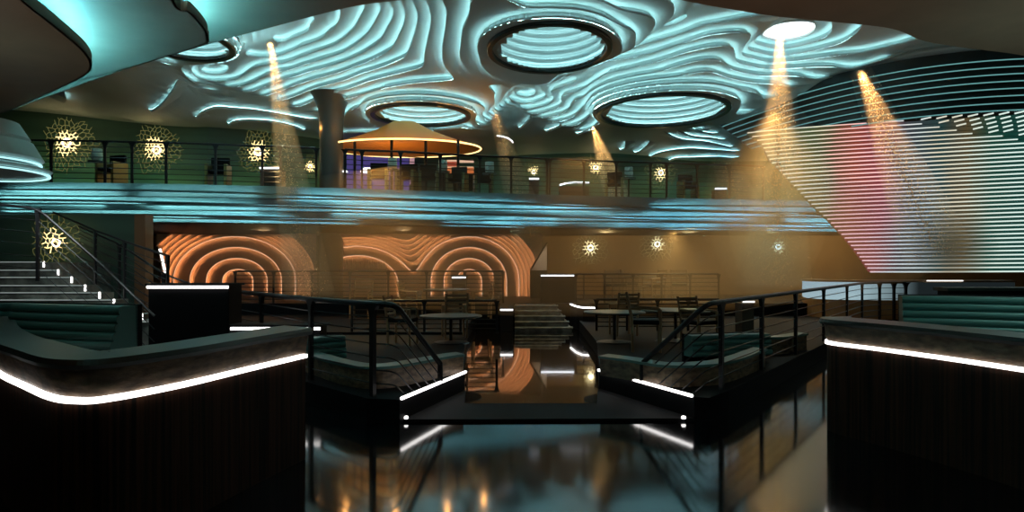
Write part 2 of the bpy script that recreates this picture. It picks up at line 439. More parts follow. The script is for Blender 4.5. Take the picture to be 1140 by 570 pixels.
# ------------------------------------------------------------------ gallery: deck, soffit, flowing fascia
GP = smooth_path([(-20.3,16.2,0),(-14,16.6,0),(-9,17.1,0),(-4.5,18.1,0),(0,19.4,0),(4,20.4,0),(8,21.2,0),(12,22,0),(15.4,22.8,0),(21.2,23.6,0)], 7)
gpts = [(p.x, p.y+.35) for p in GP]
slab('floor', gpts+[(21.2,31.2),(-20.3,31.2)], 3.55, 3.8, M['black'])
slab('ceiling', [(p.x, p.y+.45) for p in GP]+[(21.2,24.5),(-20.3,24.5)], 2.78, 2.86, M['black'])
bk = MB().sweep([(p.x,p.y+.42,2.8) for p in GP], [(0,0),(.08,0),(.08,1.0),(0,1.0)]).build('trim_2', M['fin']); struct(bk); bk['label'] = 'teal-lit flowing gallery edge'
for i in range(7):
    z = 2.84+.115*i; path = []
    for j, p in enumerate(GP):
        s = j/len(GP)*9+i*1.3
        path.append((p.x, p.y+.20+.13*math.sin(s*1.7)+.05*math.sin(s*3.1+i), z+.035*math.sin(s*1.1+i*.7)))
    MB().sweep(path, [(.24,0),(-.02,0),(-.04,.02),(-.04,.062),(-.02,.062),(-.02,.02),(.24,.02)][::-1]).build('fin', M['fin'], bk)
    q = [(a,b+.06,c+.022) for a,b,c in path]; fine = smooth_path(q, 3); km = MB(); j = 0
    while j < len(fine)-4:
        L = random.randint(8, 40); seg_ = fine[j:j+L+1]
        if len(seg_) > 2: km.sweep(seg_, [(0,0),(.02,0),(.02,.022),(0,.022)])
        j += L+random.randint(1, 12)
    km.build('cove_light', M['led_fascia'], bk)

# ------------------------------------------------------------------ near ceiling over the viewer: three brown layers with teal coves
def Uv(L, z): return [U(a, b, z) for a, b in L]
s1 = [Vector((-2.2,-4.8,3.4)), Vector((-2.5,0,3.4)), Vector((-2.9,3,3.4))]+Uv([(25,0),(50,20),(75,40),(94,57),(102,70),(100,80),(86,89),(50,106),(0,127),(-60,150)], 3.4)
s1 = smooth_path(s1, 5)
s2 = [Vector((-1.0,-4.8,3.65)), Vector((-1.5,1,3.65)), Vector((-1.9,3.4,3.65))]+Uv([(193,0),(212,14),(228,32),(231,43),(224,51),(150,74),(95,88)], 3.65)
s2 = smooth_path(s2, 5)+[Vector((-6.5,8.2,3.65))]
s3 = Uv([(-60,150),(95,92),(230,50),(300,31),(385,9),(440,1),(500,-3),(620,-6),(735,-4),(762,1),(800,8),(870,19),(965,28),(1000,34),(1030,46),(1080,54),(1140,62),(1220,80)], 3.9)
s3 = smooth_path(s3, 4)
o = slab('ceiling', [(p.x,p.y) for p in s1]+[(-20,12),(-20,-4.8)], 3.4, 3.44, M['brown'])
def near_cove(path, z, par):
    MB().sweep([(p.x,p.y,z) for p in path], [(.0,0),(-.02,0),(-.02,.085),(.0,.085)]).build('lip', M['brown'], par)
    MB().sweep([(p.x,p.y,z+.04) for p in path], [(-.18,0),(-.20,0),(-.20,.22),(-.18,.22)]).build('cove', M['plate'], par)
    MB().sweep([(p.x,p.y,z+.045) for p in path], [(-.14,0),(-.17,0),(-.17,.05),(-.14,.05)]).build('cove_light', M['led_near'], par)
M['led_near'] = emit('teal_led_near', (.14,.72,.95), 110)
near_cove(s1, 3.4, o)
o = slab('ceiling', [(p.x,p.y) for p in s2]+[(-20,12),(-20,-4.8)], 3.65, 3.69, M['brown'])
near_cove(s2, 3.65, o)
slab('ceiling', [(p.x,p.y) for p in s3]+[(20,9.5),(20,-4.8),(-20,-4.8),(-20,14)], 3.9, 4.4, M['brown'])
M['led_tier'] = emit('tier_led', (.40,.80,.84), 1.5)
# stacked teal tiers at the left edge
t = thing('tiered_wall_light', 'stack of rounded teal-lit tiers under the brown soffit beside the wall', 'wall light', W(-20,158,7))
for i, (ya, yb, xr) in enumerate(((126,150,6),(148,174,19),(176,186,26))):
    z0, z1 = EYE+(HY-yb)*7/F, EYE+(HY-ya)*7/F; R = .55+.14*i; c = W(xr,0,7).x-R
    MB().lathe([(.02,z0),(R-.03,z0),(R,z0+.03),(R-.10,z1-.03),(.02,z1-.03)], (c,7.2,0), 40, close=True).build('tier', M['well'], t, smooth=False)
    MB().lathe([(R-.02,z0-.03),(R-.02,z0-.015),(R-.05,z0-.015),(R-.05,z0-.03)], (c,7.2,0), 40, close=True).build('tier_light', M['led_tier'], t)

# ------------------------------------------------------------------ column
t = struct(MB().lathe([(.40,.2),(.40,6.6),(.46,7.1),(.62,7.5),(.7,7.6)], (-6.25,23.0,0), 40).build('wall_column', mat('column_grey', (.07,.075,.065), .45, spec=.5), smooth=True))

# ------------------------------------------------------------------ railings
def railing(name_label, pts, posts, base, nw=6, group=None, slope_end=None, pr=.032, wr=.008, tr=.03, flare=.10, cat='railing', loc=None):
    """pts: top-rail points; posts: indexes of points that carry a post; base: floor height (number or list)"""
    P = [Vector(p) for p in pts]; B = base if isinstance(base, (list, tuple)) else [base]*len(P)
    t = thing('railing', name_label, cat, (P[0].x, P[0].y, B[0]), group)
    S = P[-1] if slope_end is None else Vector(slope_end)
    top = P+([S] if slope_end is not None else [])
    MB().tube(fillet(top, .22), tr, 8).build('top_rail', M['metal'], t, smooth=True)
    for i in posts:
        p = P[i]; a = P[max(i-1,0)]; b = P[min(i+1,len(P)-1)]; d = (b-a); d.z = 0; d.normalize(); n = Vector((-d.y,d.x,0))*pr*.7
        m = MB(); h = p.z-B[i]; pr_ = []
        for f, wd in ((0,pr*1.3),(.02,pr),(.80,pr),(.88,pr*1.25),(.94,pr*1.9),(.975,pr+flare*.6),(1,pr+flare)):
            pr_.append((wd, B[i]+h*f))
        L = [p.xy.to_3d()+d*(-wd)+Vector((0,0,z)) for wd, z in pr_]; R = [p.xy.to_3d()+d*wd+Vector((0,0,z)) for wd, z in pr_]
        for k in range(len(L)-1):
            m.quad(L[k]-n,R[k]-n,R[k+1]-n,L[k+1]-n); m.quad(L[k]+n,L[k+1]+n,R[k+1]+n,R[k]+n)
            m.quad(L[k]-n,L[k+1]-n,L[k+1]+n,L[k]+n); m.quad(R[k]-n,R[k]+n,R[k+1]+n,R[k+1]-n)
        m.quad(L[0]-n,L[0]+n,R[0]+n,R[0]-n)
        m.build('post', M['metal'], t)
    for k in range(nw):
        f = (k+1)/(nw+1)
        q = [Vector((p.x,p.y,p.z-(p.z-b)*f)) for p, b in zip(P, B)]
        if slope_end is not None:
            a = P[-1]; rate = (a.z-S.z)/max((S-a).xy.length,.01); zz = q[-1].z-B[-1]-.02; L = min((S-a).xy.length, zz/rate)
            dr = (S-a); dr.z = 0; dr.normalize(); q.append(q[-1]+dr*L+Vector((0,0,-rate*L)))
            q = fillet(q, .2)
        MB().tube(q, wr, 5).build('wire', M['metal'], t)
    if slope_end is not None:
        MB().tube([(S.x,S.y,B[-1]),(S.x,S.y,S.z)], pr, 8).build('end_post', M['metal'], t)
    return t
railing('black wire railing in front of the left platform, its end swooping down to the aisle', [(-4.7,11,1.22),(-3.6,9.55,1.22),(-2.42,8.0,1.22),(-1.46,6.97,1.22),(-1.20,6.87,1.22)], [0,1,2,3], .25, 6, slope_end=(-.842,7.79,.474))
RP = [(2.05,7.0)]+[(2.05+s, 7+1.42*s) for s in (.28,1.243,2.38,3.69,5.2,6.5)]+[(9.32,16.85),(9.78,17.02),(10.1,17.05)]
railing('long black wire railing receding along the right platform, its end sloping down to the aisle', [(x,y,1.22) for x, y in RP[::-1]], list(range(9)), .25, 6, slope_end=(1.53,7.8,.48))

# ------------------------------------------------------------------ platforms, aisle, centre stair
LE, RE = [(-1.15,6.8),(-.61,8.54),(-.88,12.3)], [(1.9,6.94),(1.14,8.69),(1.55,12.1)]
slab('floor', [(-4.9,11.0),(-3.66,9.45),(-2.48,7.9),(-1.5,6.87)]+LE+[(-1.0,15),(-14,15),(-14,11)][:3], .0, .25, M['black'])
slab('floor', RE[::-1]+[(RP[0][0],6.9)]+[(x+.06,y-.08) for x, y in RP[1:7]]+[(13,22),(1.9,22)], 0, .25, M['black'])
def light_line(label, pts, r=.018, m='led_white', group=None, name='light_strip'):
    o = MB().tube(pts, r, 6).build(name, M[m]); return tag(o, label, 'light strip', group)
light_line('white light strip along the left platform edge, ending at the aisle', [(-1.13,6.80,.262),(-.595,8.54,.262)])
light_line('white light strip along the right platform edge, beginning at the aisle', [(1.88,6.94,.262),(1.13,8.69,.262)])
slab('floor', [(-1.14,6.88),(1.9,6.95),(1.55,7.5),(.96,7.5),(1.13,8.69),(1.16,8.69),(1.9,6.97),(1.9,6.9),(-1.14,6.83)][:1]+[(1.9,6.93),(1.12,8.69),(.985,7.7),(-.55,7.7),(-.60,8.54)], 0.001, .03, M['black'])
struct(MB().prism([(-.555,7.72),(.985,7.72),(1.125,8.69),(1.54,12.1),(1.54,16.5),(-.9,16.3),(-.875,12.3),(-.60,8.54)], .0005, .006).build('floor', M['walkway']))
for nm, pp in (('small white floor lamp at the foot of the right railing corner', U(761,466,.03)), ('small white floor lamp at the foot of the left railing corner', U(452,466,.03))):
    o = MB().lathe([(.005,.0),(.022,.0),(.026,.012),(.018,.026),(.005,.028)], pp, 14).build('floor_lamp', M['led_white']); tag(o, nm, 'floor lamp')
t = thing('staircase', 'grey marble stair at the far end of the central aisle', 'stairs', (.8,16.6,0))
for k in range(5):
    zt = .12*(k+1); y = 16.6+.32*k; x1 = 1.50-.07*k
    MB().box((.08,y,0),(x1,18.6,zt-.02)).build('step', M['stair'], t)
    MB().tube([(.06,y-.02,zt-.03),(x1+.02,y-.02,zt-.03),(x1+.02,y+.3,zt-.03)], .022, 8).build('nosing', M['stair'], t)
def block(label, x0, x1, y0, y1, z1, z0=0, line=True, round_=False, pts=None, cat='planter wall'):
    t = thing('planter_wall', label, cat, ((x0+x1)/2, y0, z0))
    MB().box((x0,y0,z0),(x1,y1,z1)).build('body', M['black'], t, bevel=.01)
    MB().box((x0-.03,y0-.03,z1),(x1+.03,y1+.03,z1+.03)).build('cap', M['black'], t)
    MB().tube([(x0,y0-.03,z1-.02),(x1,y0-.03,z1-.02)], .022, 6).build('light_strip', M['led_white'], t)
    return t
block('black wall end with a short white light line left of the centre stair', W(557,0,16.4).x, W(571,0,16.4).x, 16.4, 18.6, .58)
t = thing('planter_wall', 'black wall with a bent white light line right of the centre stair', 'planter wall', (1.9,16.6,0))
pw = [(1.62,18.2),(1.68,17.2),(1.78,16.7),(2.08,16.55),(2.1,18.55),(1.62,18.55)]
MB().prism(pw, 0, .62).build('body', M['black'], t)
MB().tube([(x-.02,y-.03,.60) for x, y in pw[:4]], .022, 6).build('light_strip', M['led_white'], t)
slab('floor', [(-9.5,18.6),(14,18.6),(18,24.5),(-12,24.5)], 0, .6, M['black'])
block('black bar counter end with light line below the right arch', W(504,0,18.9).x, W(519,0,18.9).x, 18.7, 19.3, EYE-10*18.9/F, .6)
block('black counter with white light line under the pale slanted panel', W(602,0,19).x, W(641,0,19).x, 18.9, 19.4, EYE-8*19/F, .6)
block('large black block with white light line between the stair and the railing', W(165,0,9.45).x, W(255,0,9.45).x, 9.45, 9.9, EYE-20*9.45/F)
block('low dark planter wall with white light line behind the left railing', W(258,0,9.0).x, W(357,0,9.0).x, 9.0, 9.3, EYE-66*9/F, .0)
# gallery-level and mid-level railings in the distance
def far_rail(label, px0, px1, d, ztop, base, n, nw=6, dy=0, group=None):
    a, b = W(px0,0,d), W(px1,0,d+dy); L = []
    for i in range(n): f = i/(n-1); L.append((a.x+(b.x-a.x)*f, a.y+(b.y-a.y)*f, ztop))
    return railing(label, L, range(n), base, nw, pr=.025, wr=.012, tr=.025, flare=.05, group=group)
slab('floor', [(-9,13.4),(-1.0,13.4),(-1.0,18.6),(-9.5,18.6)], .0, .3, M['black'])
far_rail('thin wire railing of the middle terrace left of the centre stair', 392, 553, 13.5, .93, .27, 5, 6)
far_rail('thin wire railing of the middle terrace right of the centre stair', 664, 800, 14, .93, .27, 5, 6)
far_rail('dark railing in front of the arched wall, left of the slanted panel', 262, 560, 18.7, 1.50, .6, 8, 7)
far_rail('dark railing on the upper terrace right of the slanted panel', 641, 800, 18.8, 1.42, .6, 6, 6)
def on_gallery(px, back=.55):
    # point of the gallery edge seen in that direction
    best = min(GP, key=lambda p: abs(CX+F*p.x/p.y-px)); return Vector((px-CX, F, 0))*((best.y+back)/F)
def gal_rail(label, pxs):
    L = [on_gallery(p) for p in pxs]; railing(label, [(p.x,p.y,4.92) for p in L], range(len(L)), 3.8, 7, pr=.03, wr=.012, tr=.03, flare=.09, group=None)
gal_rail('gallery railing from the wall light by the soffit to the column', [2,57,117,147,185,240,292,312,352])
gal_rail('gallery railing in front of the orange canopy', [384,403,446,490,534,569,609])
gal_rail('gallery railing from beside the canopy to the louvre wall', [612,650,686,724,742,776,812,850])

# ------------------------------------------------------------------ foreground booths
def booth(label, led, zl_, rim_z, zb, back_w=.20, led_r=.0145):
    """led: plan points of the lit line"""
    t = thing('booth_parapet', label, 'booth', (led[len(led)//2].x, led[len(led)//2].y, 0))
    P = smooth_path([(p.x,p.y,0) for p in led], 8)
    MB().sweep(P, [(0,0),(-.14,0),(-.14,zl_-.02),(0,zl_-.02)]).build('fluted_panel', M['wood_dark'], t)
    MB().sweep([(p.x,p.y,zl_) for p in P], [(.02,-led_r),(-.03,-led_r),(-.03,led_r),(.02,led_r)]).build('light_strip', M['led_white'], t)
    MB().sweep(P, [(.0,zl_+.02),(-.16,zl_+.02),(-.16,rim_z-.05),(.03,rim_z-.05)]).build('stone_band', M['stone'], t)
    MB().sweep(P, [(.06,rim_z-.055),(.075,rim_z-.03),(.06,rim_z),(-back_w,rim_z+.015),(-back_w-.02,rim_z-.03),(-.14,rim_z-.06)]).build('padded_rim', M['rim_vinyl'], t)
    return t
def roll_back(label, path, z0, n, rh, m='teal_vinyl', name='seat_back', zf=.5):
    t = thing(name, label, 'bench back', (path[0][0], path[0][1], z0))
    P = smooth_path([(x,y,0) for x, y in path], 8)
    prof = []
    for k in range(n):
        for j in range(7):
            q = -PI/2+PI*j/6; prof.append((math.cos(q)*rh*.42+.02*(n-k), z0+rh*(k+.5)+math.sin(q)*rh*.5))
    prof += [(-.15,z0+rh*n),(-.15,z0)]
    MB().sweep(P, prof).build('cushion_rolls', M[m], t)
    MB().sweep(P, [(-.15,zf),(-.2,zf),(-.2,z0+rh*n+.01),(-.13,z0+rh*n+.01)]).build('shell', M['black'], t)
    return t
ZL = .865
ll = [Vector((-5.2,6.6,0)), Vector((-4.3,5.45,0))]+[U(a,b,ZL) for a, b in ((0,415),(30,430),(58,442),(85,446),(120,444),(200,429),(280,410),(340,396))]
booth('curved dark booth wall with white light line, left of the aisle', ll, ZL, 1.10, 0)
struct(MB().prism([(-2.0,5.35),(-2.2,5.6),(-3.0,7.2),(-6,7.4),(-5.6,7.0),(-4.5,5.6),(-3.7,4.8),(-2.6,3.95),(-2.2,4.1)][::1], 0, .5).build('floor', M['black']))
lr = [U(925,382,ZL)]+[U(a,b,ZL) for a, b in ((980,389),(1060,400),(1140,412),(1200,421))]
lr = [Vector((3.22,6.75,0))]+lr
booth('straight dark booth wall with white light line, right of the railing', lr, ZL, 1.10, 0)
struct(MB().prism([(3.2,6.6),(3.75,4.95),(4.6,4.5),(7,7.5),(4.2,8.4)], 0, .5).build('floor', M['black']))
roll_back('dark green rolled bench back beside the stair, inside the curved booth', [(-4.7,6.3),(-4.2,6.1),(-3.42,5.85)], .88, 5, .076)
roll_back('short green bench back at the frame edge, behind the longer rolled one', [(-7.0,8.1),(-6.0,8.0),(-5.75,8.0)], .9, 3, .09, zf=0)
roll_back('pale green rolled bench back inside the booth right of the railing', [(4.16,7.1),(4.9,6.8),(5.7,6.25)], .92, 5, .076, m='teal_vinyl')
t = thing('booth_screen', 'dark low partition behind the pale green bench back', 'partition', (6.3,8.1,0))
MB().box((5.25,8.0,0),(7.6,8.2,1.32)).build('body', M['black'], t); MB().box((5.22,7.96,1.32),(7.64,8.24,1.36)).build('cap', M['rim_vinyl'], t)
def low_booth(label, L, z, zf=.25):
    P = smooth_path([U(a,b,z) for a, b in L], 6); P = [Vector((p.x,p.y,0)) for p in P]
    t = thing('booth_wall', label, 'booth', (P[len(P)//2].x,P[len(P)//2].y,zf))
    MB().sweep(P, [(0,zf),(-.1,zf),(-.1,z-.03),(0,z-.03)]).build('stone_band', M['stone'], t)
    MB().sweep(P, [(.03,z-.03),(.03,z),(-.16,z+.01),(-.16,z-.03)]).build('padded_rim', M['teal_vinyl'], t)
low_booth('low curved booth wall behind the left railing', [(338,392),(380,404),(415,408),(450,405),(500,396),(516,394)], .50)
low_booth('low curved booth wall behind the sloping end of the right railing', [(668,396),(700,400),(740,406),(790,405),(822,399),(852,388)], .50)
low_booth('longer curved booth wall behind the long railing, near the booth with a light line', [(800,371),(835,374),(870,375),(898,371)], .52)
def pl_back(label, px0, px1, d, z0, n, rh): 
    a, b = W(px0,0,d), W(px1,0,d+.3); roll_back(label, [(a.x,a.y),((a.x+b.x)/2,a.y+.2),(b.x,b.y)], z0, n, rh, zf=.25)
pl_back('small teal rolled bench back on the left platform, by the railing post', 346, 384, 8.7, .38, 4, .075)
pl_back('small teal rolled bench back on the right platform, behind the railing posts', 768, 856, 9.4, .34, 4, .075)

# ------------------------------------------------------------------ left staircase
t = thing('staircase', 'wide grey marble stair with lit step ends rising to the wall', 'stairs', (-6,10,0))
M['led_nose'] = emit('nosing_led', (.75,.9,.85), .28)
SX = [(174,357),(158,349),(142,341),(127,333),(111,325),(95,317),(80,308),(65,300),(49,291)]
SP = []
for k, (px, py) in enumerate(SX):
    d = 10+.4*k; p = W(px,py,d); SP.append(p)
    s = MB().box((p.x-5.5,d,0),(p.x,d+(.42 if k < 8 else 2.2),p.z-.015)).build('step', M['stair'], t)
    MB().box((p.x-5.5,d-.025,p.z-.03),(p.x,d+.05,p.z)).build('nosing', M['stair'], s)
    MB().box((p.x-5.5,d-.035,p.z-.022),(p.x-.02,d-.026,p.z-.006)).build('nosing_light', M['led_nose'], s)
    o = MB().box((p.x-.005,d-.03,p.z-.115),(p.x+.02,d-.005,p.z)).build('step_light', M['led_white'], s)
SR = [(p.x+.12,p.y+.1,p.z+.98) for p in SP[::-1]]
railing('sloping black wire railing along the lit ends of the wide stair', SR, [3,5,8], [p.z for p in SP[::-1]], 7, pr=.025, wr=.007, tr=.02, flare=.04)
q = [W(-20,226,9.6),W(42,232,9.6),W(110,292,9.3),W(172,352,9)]
railing('black stair railing with a tall post nearest the curved booth', [tuple(p) for p in q], [1], [p.z-1.05 for p in q], 5, pr=.022, wr=.006, tr=.018, flare=.04)
q = [W(88,252,12.6),W(133,272,11.8),W(182,305,11.2),W(228,322,11.2)]
railing('dark handrail behind the large black block, leading down from the stair', [tuple(p) for p in q], [1,2], [p.z-1.0 for p in q], 6, pr=.022, wr=.007, tr=.018, flare=.04)

# ------------------------------------------------------------------ arched copper wall of the bar
def arch_wall(u0, u1, cents, label):
    us = np.arange(u0, u1+.01, .045); vs = np.arange(.46, 2.80, .045)
    UU, VV = np.meshgrid(us, vs, indexing='ij'); acc = 0
    for cx, cz, rx, rz in cents:
        dz = np.maximum(VV-cz, 0)/rz; dx = (UU-cx)/rx
        r = np.sqrt(dx**2+dz**2); acc = acc+np.exp(-1.7*r)
    r = -np.log(acc)/1.7
    h = np.where(r < 4, -r, -4-(r-4)*3.2); h = np.clip(h, -9.9, 0)+.0
    Y = 23.6
    def place(u, v, k): return (u, Y+.09*k, v)
    pl, cv, led = terrace(us, vs, h, np.zeros(h.shape), place, .05, .42, None, None, None)
    edges = MB(); fine_e = MB()
    for k_ in range(-9, 1):
        for i in range(len(us)-1):
            for j in range(len(vs)-1):
                q = [(us[a], vs[b], h[a,b]-k_) for a, b in ((i,j),(i+1,j),(i+1,j+1),(i,j+1))]
                if min(x[2] for x in q) > 0 or max(x[2] for x in q) < 0: continue
                for tr in ((q[0],q[1],q[2]),(q[0],q[2],q[3])):
                    s = []
                    for e in range(3):
                        a, b = tr[e-1], tr[e]
                        if (a[2] >= 0) != (b[2] >= 0):
                            f = a[2]/(a[2]-b[2]); s.append((a[0]+(b[0]-a[0])*f, a[1]+(b[1]-a[1])*f))
                    if len(s) == 2:
                        (x0,z0),(x1,z1) = s; L = math.hypot(x1-x0,z1-z0)
                        if L < 1e-5: continue
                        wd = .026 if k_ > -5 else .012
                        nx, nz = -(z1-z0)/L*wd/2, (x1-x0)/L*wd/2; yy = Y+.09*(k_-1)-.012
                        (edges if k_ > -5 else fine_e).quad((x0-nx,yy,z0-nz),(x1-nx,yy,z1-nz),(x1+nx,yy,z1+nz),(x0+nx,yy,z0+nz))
    t = thing('arched_wall', label, 'wall panel', ((u0+u1)/2, Y, .6))
    pl.build('relief_layers', M['copper'], t); cv.build('layer_edges', M['copper'], t)
    led.build('edge_lights', M['led_orange'], t)
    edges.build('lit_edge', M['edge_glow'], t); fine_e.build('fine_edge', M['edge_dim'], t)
    return t
k = 23.2/F
def XC(px): return (px-CX)*k
arch_wall(XC(183), XC(357), [(XC(262),EYE-14*k,17*k,12.2*k)], 'copper relief wall of glowing concentric arches left of the column')
arch_wall(XC(380), XC(603), [(XC(398),EYE-18*k,15*k,10.5*k),(XC(522),EYE-14*k,14*k,12.2*k)], 'copper relief wall of two glowing arches right of the column')
t = thing('slanted_panel', 'pale triangular panel closing the right end of the copper arches', 'panel', W(600,300,22))
a0, b0 = W(590,301,21.8), W(609,301,21.8); MB().box((a0.x,21.78,.6),(b0.x,21.98,a0.z)).build('base', M['black'], t)
m = MB(); A = [W(590,301,21.8),W(609,301,21.8),W(609,270,21.8)]; Bk = [p+Vector((0,.12,0)) for p in A]
m.poly(A); m.poly(Bk[::-1])
for i in range(3): m.quad(A[i],Bk[i],Bk[(i+1)%3],A[(i+1)%3])
m.build('body', mat('pale_plaster_warm', (.55,.42,.30), .6), t); MB().tube([A[0]-Vector((0,.02,0)),A[2]-Vector((0,.02,0))], .03, 6).build('edge_trim', M['metal'], t)
t = thing('twisted_post', 'copper twisted post beside the tallest arch', 'post', W(553,337,21.6))
m = MB(); n = 40; c = W(553,0,21.6); c.z = .6
for i in range(n+1):
    for j in range(12):
        q = 2*PI*j/12; r = .10+.025*math.cos(3*(q+i*.45)); m.v.append((c.x+math.cos(q)*r, c.y+math.sin(q)*r, .6+i*.021))
for i in range(n):
    for j in range(12): a = i*12+j; b = i*12+(j+1)%12; m.f.append((a,b,b+12,a+12))
m.build('shaft', M['copper'], t, smooth=True); MB().lathe([(.01,0),(.14,0),(.14,.05),(.01,.05)], (c.x,c.y,1.44), 16).build('cap', M['copper'], t)
# bar shelf with bottles in the middle arch
o = MB().box((XC(387),22.6,.6),(XC(434),22.9,1.56)).build('back_bar', M['copper']); tag(o, 'low copper bar shelf inside the middle arch', 'bar')
bt = MB().lathe([(.01,0),(.045,0),(.045,.15),(.015,.2),(.015,.27),(.01,.27)], (0,0,0), 10)
first = None
for i in range(18):
    x = XC(388.5+i*2.5); rnd = random.random()
    if first is None:
        first = bt.build('bottle', mat('amber_glass', (.6,.4,.25), .15)); first['category'] = 'bottle'; first['label'] = 'small glass bottle in the row on the bar shelf inside the middle arch'; first['group'] = 'bottles on the bar shelf'; o = first
    else: o = first.copy(); col.objects.link(o)
    o.location = (x, 22.7+.05*(i%2), 1.56); o.scale = (1,1,.8+.5*rnd)
# ------------------------------------------------------------------ web-like wall lamps
def cells(R, seed, thick, rmax=1.0, rmin=0.0):
    """an irregular honeycomb of thin tubes on a shallow dome, facing -Y"""
    rnd = random.Random(seed); m = MB(); N = 4.6 if R > .6 else 3.4; V = {}
    def vert(x, y):
        key = (round(x*20), round(y*20))
        if key not in V: V[key] = (x+rnd.uniform(-.22,.22), y+rnd.uniform(-.22,.22))
        return key
    E = set()
    for i in range(-7, 8):
        for j in range(-7, 8):
            cx, cy = i+.5*j, j*math.sqrt(3)/2
            if math.hypot(cx, cy) > N+.6: continue
            ks = [vert(cx+math.cos(PI/6+PI/3*k)/math.sqrt(3), cy+math.sin(PI/6+PI/3*k)/math.sqrt(3)) for k in range(6)]
            for k in range(6): E.add(tuple(sorted((ks[k], ks[(k+1)%6]))))
    for a, b in sorted(E):
        P = []
        for key in (a, b):
            x, y = V[key]; r = math.hypot(x, y)/N; q = math.atan2(y, x); s = (.75+.25*r)*(1+.08*math.sin(3*q+seed)+.05*math.sin(7*q+seed*2))
            P.append((Vector((x/N*s*R, -R*.24*max(0,1-r*r)-.02, y/N*s*R)), r))
        rm = (P[0][1]+P[1][1])/2
        if rm > rmax or rm < rmin: continue
        m.tube([P[0][0], P[1][0]], thick*(1.3-.7*rm), 4, cap=False)
    return m
import bmesh
M['lattice_lit'] = emit('gold_lattice_lit', (1,.72,.30), 2.2)
M['lattice'] = mat('gold_lattice', (.75,.62,.25), .35, metal=.4)
M['lattice_dim'] = emit('gold_lattice_dim', (.75,.70,.22), .22)
M['bulb'] = emit('warm_bulb', (1,.86,.6), 7)
MESH = {}
def sconce(label, px, py, d, rpx, seed, ring=True, ringoff=(0,0), rz=0):
    R = rpx*d/F; p = W(px,py,d)
    t = thing('web_wall_lamp', label, 'wall lamp', p, 'web-like wall lamps', local=True)
    th = max(.011, .026*R)
    def put(nm, mb, m):
        o = mb.build(nm, m, t); return o
    put('inner_lattice', cells(R*1.05, seed, th, .62), M['lattice_lit'])
    put('outer_lattice', cells(R*1.05, seed, th*.8, 1.2, .62), M['lattice_dim'])
    ox, oz = ringoff[0]*R, ringoff[1]*R
    k = MB(); P = [(ox+math.cos(q)*R*.19, -R*.26, oz+math.sin(q)*R*.19) for q in [2*PI*i/20 for i in range(21)]]
    k.tube(P, R*.035, 6, cap=False); put('bright_ring', k, M['bulb'])
    put('bulb_socket', MB().tube([(ox,-R*.24,oz),(ox,-R*.05,oz)], R*.13, 14), M['metal'])
    put('wall_plate', MB().tube([(0,-.01,0),(0,.02,0)], R*.16, 16), M['metal'])
    l = light('POINT', 'lamp_glow', p+Vector((0,-R*.55,0)), 5*R*R/.36, (1,.74,.34), .08)
    return t
for a in [('web-like gold wall lamp over the gallery, first from the brown soffit', 78,160,24.6,23,1,True,(.0,.0)),
          ('web-like gold wall lamp over the gallery, second from the brown soffit', 175,166,24.6,21,2,True,(.12,-.1)),
          ('web-like gold wall lamp over the gallery with an oval beneath, nearest to the golden beam', 289,170,24.6,19,3,True,(0,0)),
          ('slim gold wall lamp next to the column, half hidden', 346,186,24.6,10,4,False,(0,0)),
          ('small web-like gallery lamp nearest to the orange canopy', 594,190,30.8,9,5,False,(0,-.2)),
          ('web-like gallery lamp beside the slim golden beam', 663,187,30.8,12,6,True,(0,0)),
          ('web-like gallery lamp nearest to the louvre wall', 735,194,30.8,13,7,True,(0,.1)),
          ('large web-like lamp on the wall above the wide marble stair', 63,268,15.2,22,8,False,(.15,-.1)),
          ('web-like lamp on the lower bronze wall, nearest to the copper arches', 657,276,24.2,15,9,False,(0,0)),
          ('web-like lamp on the lower bronze wall, between the other two', 731,272,24.2,14,10,False,(0,0)),
          ('web-like lamp on the lower bronze wall inside the broad golden beam', 865,275,24.2,13,11,True,(0,0))]:
    sconce(*a)

# ------------------------------------------------------------------ orange canopy bar on the gallery
CC = (-3.9, 24.0)
t = thing('canopy', 'glowing orange tent-shaped canopy over the gallery bar', 'canopy', (CC[0],CC[1],3.8))
MB().lathe([(2.75,5.92),(1.9,6.2),(1.0,6.54),(.45,6.84),(.02,6.88)], (*CC,0), 64, 1, .66).build('cloth_top', M['orange_cloth'], t, smooth=True)
MB().lathe([(2.74,5.9),(1.6,5.98),(.02,6.1)], (*CC,0), 64, 1, .66).build('cloth_underside', M['orange_cloth'], t, smooth=True)
MB().lathe([(2.78,5.87),(2.81,5.9),(2.78,5.93),(2.75,5.9)], (*CC,0), 64, 1, .66, close=True).build('rim_light', M['led_orange2'] if 'led_orange2' in M else emit('amber_rim', (1,.62,.22), 3), t)
for px in (395,436,474,510):
    p = W(px,0,22.6); MB().tube([(p.x,p.y,3.8),(p.x,p.y,5.95)], .05, 10).build('pole', M['metal'], t)
for q in range(5): light('POINT', 'canopy_top_fill', (CC[0]+3.3*math.cos(-2.6+.53*q),CC[1]+2.4*math.sin(-2.6+.53*q),6.4), 12, (1,.42,.10), .08)  # added fill points that brighten the top of the cloth, no fixtures there
light('POINT', 'canopy_glow', (CC[0]-.3,CC[1]-.3,5.0), 45, (1,.5,.15), .25)
for dx, dy in ():
    light('SPOT', 'canopy_uplight', (CC[0]+dx,CC[1]+dy-.1,4.6), 130, (1,.5,.15), .1, rot=(math.radians(155),0,0), spot=math.radians(95), blend=.9)
def flat_box(name, label, cat, px0, px1, py0, py1, d, m, th=.1):
    a, b = W(px0,py1,d), W(px1,py0,d); o = MB().box((a.x,d,a.z),(b.x,d+th,b.z)).build(name, m); return tag(o, label, cat)
